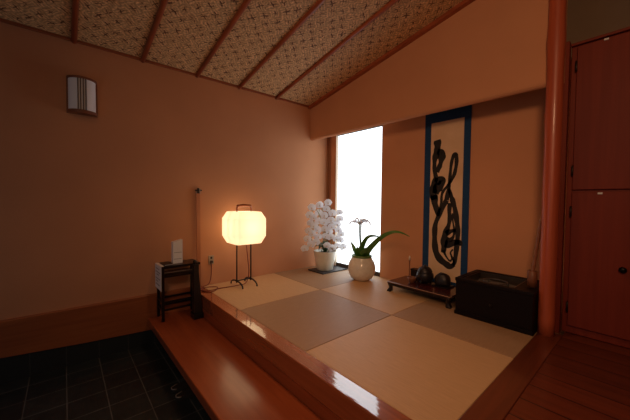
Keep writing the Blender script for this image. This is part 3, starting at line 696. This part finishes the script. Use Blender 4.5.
for st_ in STROKES:
    P2 = catmull([(x, 0, z) for x, z, w in st_], 7); Wd = catmull([(w * 1.35, 0, 0) for x, z, w in st_], 7)
    bm = new_bm(); L, R, L2, R2 = [], [], [], []
    for i, p in enumerate(P2):
        a = P2[max(0, i - 1)]; b = P2[min(len(P2) - 1, i + 1)]; t = (b - a).normalized(); s = Vector((-t.z, 0, t.x)); w = max(Wd[i].x, 0.002) / 2
        w *= 1 + 0.10 * math.sin(i * 0.55)
        for lst, sg, yy in ((L, 1, 0.0092), (R, -1, 0.0092), (L2, 1, 0.0080), (R2, -1, 0.0080)):
            q = p + s * w * sg; lst.append(bm.verts.new((q.x, YW - yy, q.z)))
    for i in range(len(P2) - 1):
        bm.faces.new((L[i], L[i + 1], R[i + 1], R[i])); bm.faces.new((L[i], L2[i], L2[i + 1], L[i + 1])); bm.faces.new((R[i], R[i + 1], R2[i + 1], R2[i]))
    obj('brush_stroke', bm, 'ink', pa)

# ------------------------------------------------------------------ low lacquer table and the things on it
lt = thing('low_table', (1.63, 0.10, 0), 'low red brown lacquer table with curved feet below the scroll', 'table')
lx0, lx1, ly0, ly1 = 1.315, 1.950, -0.070, 0.275
boxo('tabletop', 'red_lacquer', lt, lx0, lx1, ly0, ly1, 0.086, 0.102, 0.005)
bm = new_bm(); tube(bm, catmull([(lx0 + 0.004, ly0 - 0.001, 0.0985), (1.5, ly0 - 0.001, 0.0985), (1.75, ly0 - 0.001, 0.0985), (lx1 - 0.02, ly0 - 0.001, 0.0985), (lx1 - 0.004, ly0 + 0.004, 0.0985), (lx1 + 0.001, ly0 + 0.03, 0.0985)], 5), 0.0028, 6); obj('worn_edge', bm, 'worn_edge', lt)
for x, sx in ((lx0 + 0.028, -1), (lx1 - 0.028, 1)):
    for y, sy in ((ly0 + 0.028, -1), (ly1 - 0.028, 1)):
        bm = new_bm()
        ring_loft(bm, [[(x + sx * o + a * w, y + sy * o * 0.6 + b * w, z) for a, b in ((1, -1), (1, 1), (-1, 1), (-1, -1))] for z, w, o in ((0.0, 0.020, 0.010), (0.012, 0.020, 0.006), (0.04, 0.013, -0.002), (0.065, 0.018, 0.0), (0.087, 0.024, 0.0))], smooth=True)
        obj('leg', bm, 'black_lacquer', lt)
for y in (ly0 + 0.022, ly1 - 0.022): boxo('apron', 'black_lacquer', lt, lx0 + 0.04, lx1 - 0.04, y - 0.006, y + 0.006, 0.062, 0.087)
for x in (lx0 + 0.022, lx1 - 0.022): boxo('apron', 'black_lacquer', lt, x - 0.006, x + 0.006, ly0 + 0.04, ly1 - 0.04, 0.062, 0.087)
ZT = 0.102
cs = thing('candlestick', (1.392, 0.215, ZT), 'thin dark candlestick with a pale tip at the left end of the low table', 'candlestick')
bm = new_bm(); lathe(bm, [(0, 0), (0.020, 0), (0.020, 0.004), (0.006, 0.010), (0.0045, 0.03), (0.0045, 0.175), (0.008, 0.180), (0.008, 0.186), (0, 0.186)], (1.392, 0.215, ZT), 14); obj('holder', bm, 'bamboo', cs)
bm = new_bm(); lathe(bm, [(0, 0), (0.0085, 0), (0.0095, 0.03), (0.006, 0.045), (0, 0.05)], (1.392, 0.215, ZT + 0.184), 12); obj('candle', bm, 'candle', cs)
ib = thing('incense_burner', (1.592, 0.165, ZT), 'dark round incense burner with domed lid on the low table', 'incense burner')
bm = new_bm(); lathe(bm, [(0, 0.012), (0.045, 0.012), (0.070, 0.03), (0.082, 0.065), (0.078, 0.095), (0.066, 0.112), (0.070, 0.118), (0, 0.118)], (1.592, 0.165, ZT), 28); obj('bowl', bm, 'bronze', ib)
bm = new_bm(); lathe(bm, [(0.068, 0.118), (0.064, 0.130), (0.050, 0.150), (0.026, 0.163), (0.010, 0.166), (0.012, 0.176), (0, 0.182)], (1.592, 0.165, ZT), 28); obj('lid', bm, 'bronze', ib)
for k in range(3):
    a = 0.5 + k * 2 * PI / 3
    bm = new_bm(); tube(bm, [(1.585 + 0.052 * math.cos(a), 0.165 + 0.052 * math.sin(a), ZT + 0.03), (1.585 + 0.058 * math.cos(a), 0.165 + 0.058 * math.sin(a), ZT)], [0.012, 0.008], 8); obj('foot', bm, 'bronze', ib)
bx = thing('lacquer_box', (1.50, 0.225, ZT), 'small dark lidded box behind the incense burner on the low table', 'box')
boxo('box_body', 'black_lacquer', bx, 1.415, 1.495, 0.20, 0.262, ZT, ZT + 0.085, 0.003); boxo('lid', 'black_lacquer', bx, 1.412, 1.498, 0.197, 0.265, ZT + 0.085, ZT + 0.105, 0.004)
tb = thing('tea_bowl', (1.50, 0.085, ZT), 'small reddish brown bowl left of the dark incense burner', 'bowl')
bm = new_bm(); lathe(bm, [(0, 0), (0.022, 0), (0.022, 0.006), (0.034, 0.018), (0.040, 0.040), (0.039, 0.052), (0.036, 0.052), (0.035, 0.04), (0.028, 0.018), (0, 0.012)], (1.50, 0.085, ZT), 24); obj('bowl_body', bm, 'holder', tb)
sn = thing('stone_ornament', (1.72, 0.18, ZT), 'low dark rounded stone on a flat base right of the incense burner', 'ornament')
boxo('base', 'black_lacquer', sn, 1.690, 1.840, 0.11, 0.25, ZT, ZT + 0.014, 0.003)
bm = new_bm(); lathe(bm, [(0, 0), (0.068, 0.0), (0.076, 0.025), (0.072, 0.062), (0.056, 0.095), (0.028, 0.112), (0, 0.114)], (1.762, 0.18, ZT + 0.014), 20, 0, 1.0, 0.85)
for v in bm.verts: v.co += Vector((math.sin(v.co.z * 60 + v.co.y * 40), math.sin(v.co.x * 50), math.sin(v.co.x * 45 + v.co.y * 60))) * 0.005
obj('stone', bm, 'bronze', sn)

# ------------------------------------------------------------------ brazier box
hb = thing('brazier', (2.27, 0.08, 0), 'dark wooden charcoal brazier box filled with ash at the foot of the pillar', 'brazier')
hx0, hx1, hy0, hy1, hz = 2.018, 2.530, -0.130, 0.300, 0.295
bm = new_bm(); e = 0.022
box(bm, hx0, hx1, hy0, hy0 + e, 0.03, hz - 0.028, 0, 0.002); box(bm, hx0, hx1, hy1 - e, hy1, 0.03, hz - 0.028, 0, 0.002)
box(bm, hx0, hx0 + e, hy0 + e, hy1 - e, 0.03, hz - 0.028); box(bm, hx1 - e, hx1, hy0 + e, hy1 - e, 0.03, hz - 0.028); box(bm, hx0 + e, hx1 - e, hy0 + e, hy1 - e, 0.03, 0.10)
obj('chest', bm, 'black_wood', hb)
bm = new_bm(); f = 0.036
box(bm, hx0 - 0.006, hx1 + 0.006, hy0 - 0.006, hy0 + f, hz - 0.028, hz, 0, 0.005); box(bm, hx0 - 0.006, hx1 + 0.006, hy1 - f, hy1 + 0.006, hz - 0.028, hz, 0, 0.005)
box(bm, hx0 - 0.006, hx0 + f, hy0 + f, hy1 - f, hz - 0.028, hz, 0, 0.004); box(bm, hx1 - f, hx1 + 0.006, hy0 + f, hy1 - f, hz - 0.028, hz, 0, 0.004)
obj('rim', bm, 'black_wood', hb)
boxo('plinth', 'black_wood', hb, hx0 - 0.006, hx1 + 0.006, hy0 - 0.006, hy1 + 0.006, 0.0, 0.03, 0.003)
bm = new_bm()
ix0, ix1, iy0, iy1 = hx0 + f, hx1 - f - 0.085, hy0 + f, hy1 - f
for a in ((ix0, ix1, iy0, iy0 + 0.008), (ix0, ix1, iy1 - 0.008, iy1), (ix0, ix0 + 0.008, iy0, iy1), (ix1 - 0.008, ix1, iy0, iy1)): box(bm, *a, 0.10, hz - 0.006)
obj('liner', bm, 'liner', hb)
boxo('end_board', 'black_wood', hb, ix1, hx1 - f, iy0, iy1, hz - 0.03, hz - 0.004)
bm = new_bm()
g = 12; V = [[bm.verts.new((ix0 + 0.008 + (ix1 - ix0 - 0.016) * a / g, iy0 + 0.008 + (iy1 - iy0 - 0.016) * b / g, 0.225 + 0.022 * math.sin(a / g * PI) * math.sin(b / g * PI) + random.uniform(0, 0.006))) for b in range(g + 1)] for a in range(g + 1)]
for a in range(g):
    for b in range(g): bm.faces.new((V[a][b], V[a + 1][b], V[a + 1][b + 1], V[a][b + 1])).smooth = True
obj('ash_bed', bm, 'ash', hb)
bm = new_bm(); cx, cy = (ix0 + ix1) / 2, (iy0 + iy1) / 2
tube(bm, [(cx + 0.085 * math.cos(k * PI / 12), cy + 0.085 * math.sin(k * PI / 12), 0.268) for k in range(25)], 0.006, 8)
for k in range(3):
    a = k * 2 * PI / 3 + 0.3; tube(bm, [(cx + 0.085 * math.cos(a), cy + 0.085 * math.sin(a), 0.268), (cx + 0.088 * math.cos(a), cy + 0.088 * math.sin(a), 0.235)], 0.006, 8)
obj('trivet', bm, 'iron', hb)
bm = new_bm(); lathe(bm, [(0, 0), (0.010, 0.0), (0.012, 0.006), (0.008, 0.012), (0, 0.013)], (0, 0, 0), 14)
for v in bm.verts: v.co = Vector((2.275 + v.co.x, hy0 - v.co.z, 0.135 + v.co.y))
obj('knob', bm, 'knob', hb)
cu = thing('tool_cup', (2.492, 0.02, hz), 'brown wooden cup standing on the right rim of the brazier', 'cup')
bm = new_bm(); lathe(bm, [(0, 0), (0.028, 0), (0.030, 0.05), (0.030, 0.115), (0.027, 0.117), (0.0265, 0.02), (0, 0.02)], (2.484, 0.035, hz), 20); obj('cup_body', bm, 'holder', cu)
bo = thing('bamboo_rod', (2.49, 0.04, hz + 0.02), 'dark knotted bamboo rod standing in the cup against the pillar', 'rod')
bm = new_bm()
P0, P1 = Vector((2.479, 0.035, hz + 0.024)), Vector((2.526, 0.030, 0.775)); pts, rs = [], []
for k in range(29):
    t = k / 28; pts.append(P0 + (P1 - P0) * t); r = 0.0105
    if k % 4 == 0: r = 0.0135
    elif k % 4 in (1, 3): r = 0.0105
    else: r = 0.0095
    rs.append(r)
tube(bm, pts, rs, 12); obj('stalk', bm, 'bamboo', bo)
bm = new_bm(); lathe(bm, [(0.0105, 0), (0.0115, 0.003), (0.0115, 0.012), (0.007, 0.012), (0.006, 0.004), (0, 0.004)], (P1.x, P1.y, P1.z - 0.003), 12); obj('cut_end', bm, 'worn_edge', bo)

# ------------------------------------------------------------------ tall cupboard
cb = thing('cupboard', (3.1, 0.36, 0), 'tall red brown wooden cupboard with upper and lower doors right of the pillar', 'cupboard')
cx0, cx1, cy0, cy1, cz = 2.641, 3.64, 0.135, 0.60, 1.965
bm = new_bm(); box(bm, cx0, cx1, cy0, cy1, 0.0, cz, 0, 0.003); obj('carcass', bm, 'cabinet', cb)
boxo('top_board', 'cabinet', cb, cx0 - 0.003, cx1 + 0.01, cy0 - 0.024, cy1, cz, cz + 0.018, 0.003)
for x0 in (2.668, 3.150):
    xa, xb = x0, x0 + 0.478
    left = x0 < 3
    for z0, z1 in ((0.992, 1.954), (0.055, 0.974)):
        d = boxo('door', 'cabinet', cb, xa + 0.004, xb - 0.004, cy0 - 0.020, cy0, z0, z1, 0.004)
        kx = 2.928 if left else 3.48
        kz = 1.47 if z0 > 1 else 0.49
        bm = new_bm(); lathe(bm, [(0, 0), (0.009, 0), (0.008, 0.008), (0.017, 0.014), (0.019, 0.022), (0.012, 0.030), (0, 0.032)], (0, 0, 0), 18)
        for v in bm.verts: v.co = Vector((kx + v.co.x, cy0 - 0.020 - v.co.z, kz + v.co.y))
        obj('knob', bm, 'knob', d)
        for hzz in (z0 + 0.13, z1 - 0.13):
            hxx = xa + 0.002 if left else xb - 0.002
            bm = new_bm(); tube(bm, [(hxx, cy0 - 0.023, hzz - 0.035), (hxx, cy0 - 0.023, hzz), (hxx, cy0 - 0.023, hzz + 0.035)], 0.006, 8); obj('hinge', bm, 'hinge', d)
        boxo('catch', 'white_catch', d, (2.80 if left else 3.45), (2.822 if left else 3.472), cy0 - 0.0265, cy0 - 0.0195, z1 - 0.014, z1 - 0.002)

# ------------------------------------------------------------------ sandals tucked under the step
for k, x in enumerate((0.885, 0.992)):
    s = thing('sandal', (x, -1.81, ZF), ('left' if k == 0 else 'right') + ' one of two dark sandals with pale heel rim under the step edge', 'sandal', 'pair of sandals under the step')
    def outline(w, y0, y1, z, n=28):
        out = []
        for i in range(n):
            a = 2 * PI * i / n; yy = (y0 + y1) / 2 + (y1 - y0) / 2 * math.sin(a); wf = w * (1 + 0.12 * math.sin(a))
            c = math.cos(a); out.append((x + wf * (abs(c) ** 0.7) * (1 if c >= 0 else -1), yy, z))
        return out
    bm = new_bm(); ring_loft(bm, [outline(0.041, -1.965, -1.715, ZF), outline(0.043, -1.968, -1.712, ZF + 0.012), outline(0.042, -1.966, -1.714, ZF + 0.026)]); obj('sole', bm, 'sandal', s)
    bm = new_bm(); o = outline(0.041, -1.966, -1.714, ZF + 0.027); tube(bm, [o[i] for i in range(17, 25)], 0.004, 6); obj('heel_rim', bm, 'sandal_rim', s)
    bm = new_bm(); tube(bm, catmull([(x - 0.04, -1.82, ZF + 0.024), (x - 0.025, -1.78, ZF + 0.05), (x, -1.745, ZF + 0.03), (x + 0.025, -1.78, ZF + 0.05), (x + 0.04, -1.82, ZF + 0.024)], 5), 0.006, 8); obj('strap', bm, 'sandal', s)

# ------------------------------------------------------------------ lights, world, camera
def area(name, loc, rot, size, power, col, spread=PI):
    l = bpy.data.lights.new(name, 'AREA'); l.shape = 'DISK'; l.size = size; l.energy = power; l.color = col; l.spread = spread
    o = bpy.data.objects.new(name, l); COL.objects.link(o); o.location = loc; o.rotation_euler = rot; return o
WARM = (1.0, 0.56, 0.30)
lo = Vector((3.5, -3.2, 2.2)); ld = (Vector((1.95, 0.0, 1.15)) - lo).to_track_quat('-Z', 'Y').to_euler()
area('hall_warm_fill', lo, ld, 0.6, 11, WARM, math.radians(112))  # added warm fill from the unseen hall side, brightens lintel and alcove
area('platform_warm_fill', (1.85, -1.35, ceil_z(1.85) - 0.03), (0, 0, 0), 0.25, 4.6, WARM, math.radians(115))  # added warm light over the platform to brighten the mats, no fitting
area('entrance_cool_fill', (1.6, -4.5, 0.7), (math.radians(80), 0, 0), 1.2, 3.2, (0.5, 0.76, 1.0))  # added cool fill in place of daylight from the unseen entrance, tints the tiles
bl = bpy.data.lights.new('bulb', 'POINT'); bl.energy = 1.5; bl.color = (1.0, 0.74, 0.48); bl.shadow_soft_size = 0.035
bo_ = bpy.data.objects.new('bulb', bl); COL.objects.link(bo_); bo_.location = (LX, -1.095, 0.62)
area('entrance_warm_fill', (1.9, -3.6, ceil_z(1.9) - 0.03), (0, 0, 0), 0.35, 2.5, WARM)  # added warm overhead fill behind the camera, no fitting
w = bpy.data.worlds.new('dim_hall'); scene.world = w; w.use_nodes = True
w.node_tree.nodes['Background'].inputs['Color'].default_value = (1.0, 0.62, 0.40, 1); w.node_tree.nodes['Background'].inputs['Strength'].default_value = 0.04

cam = bpy.data.cameras.new('camera'); co = bpy.data.objects.new('camera', cam); COL.objects.link(co)
r = Vector((0.65226161, 0.75792171, 0.01046308)); u = Vector((-0.03129603, 0.01313612, 0.99942383)); f = Vector((-0.75734757, 0.65221326, -0.03228813))
mw = Matrix((r, u, -f)).transposed().to_4x4(); mw.translation = (3.0415, -2.5191, 0.9)
co.matrix_world = mw
cam.sensor_width = 36; cam.lens = 36 * 291.884 / 630; cam.clip_start = 0.05
scene.camera = co
scene.view_settings.view_transform = 'Standard'; scene.view_settings.look = 'None'
scene.view_settings.gamma = 1; scene.view_settings.use_curve_mapping = False
scene.view_settings.exposure = 0
scene.cycles.use_denoising = True
scene.cycles.max_bounces = 8; scene.cycles.diffuse_bounces = 5
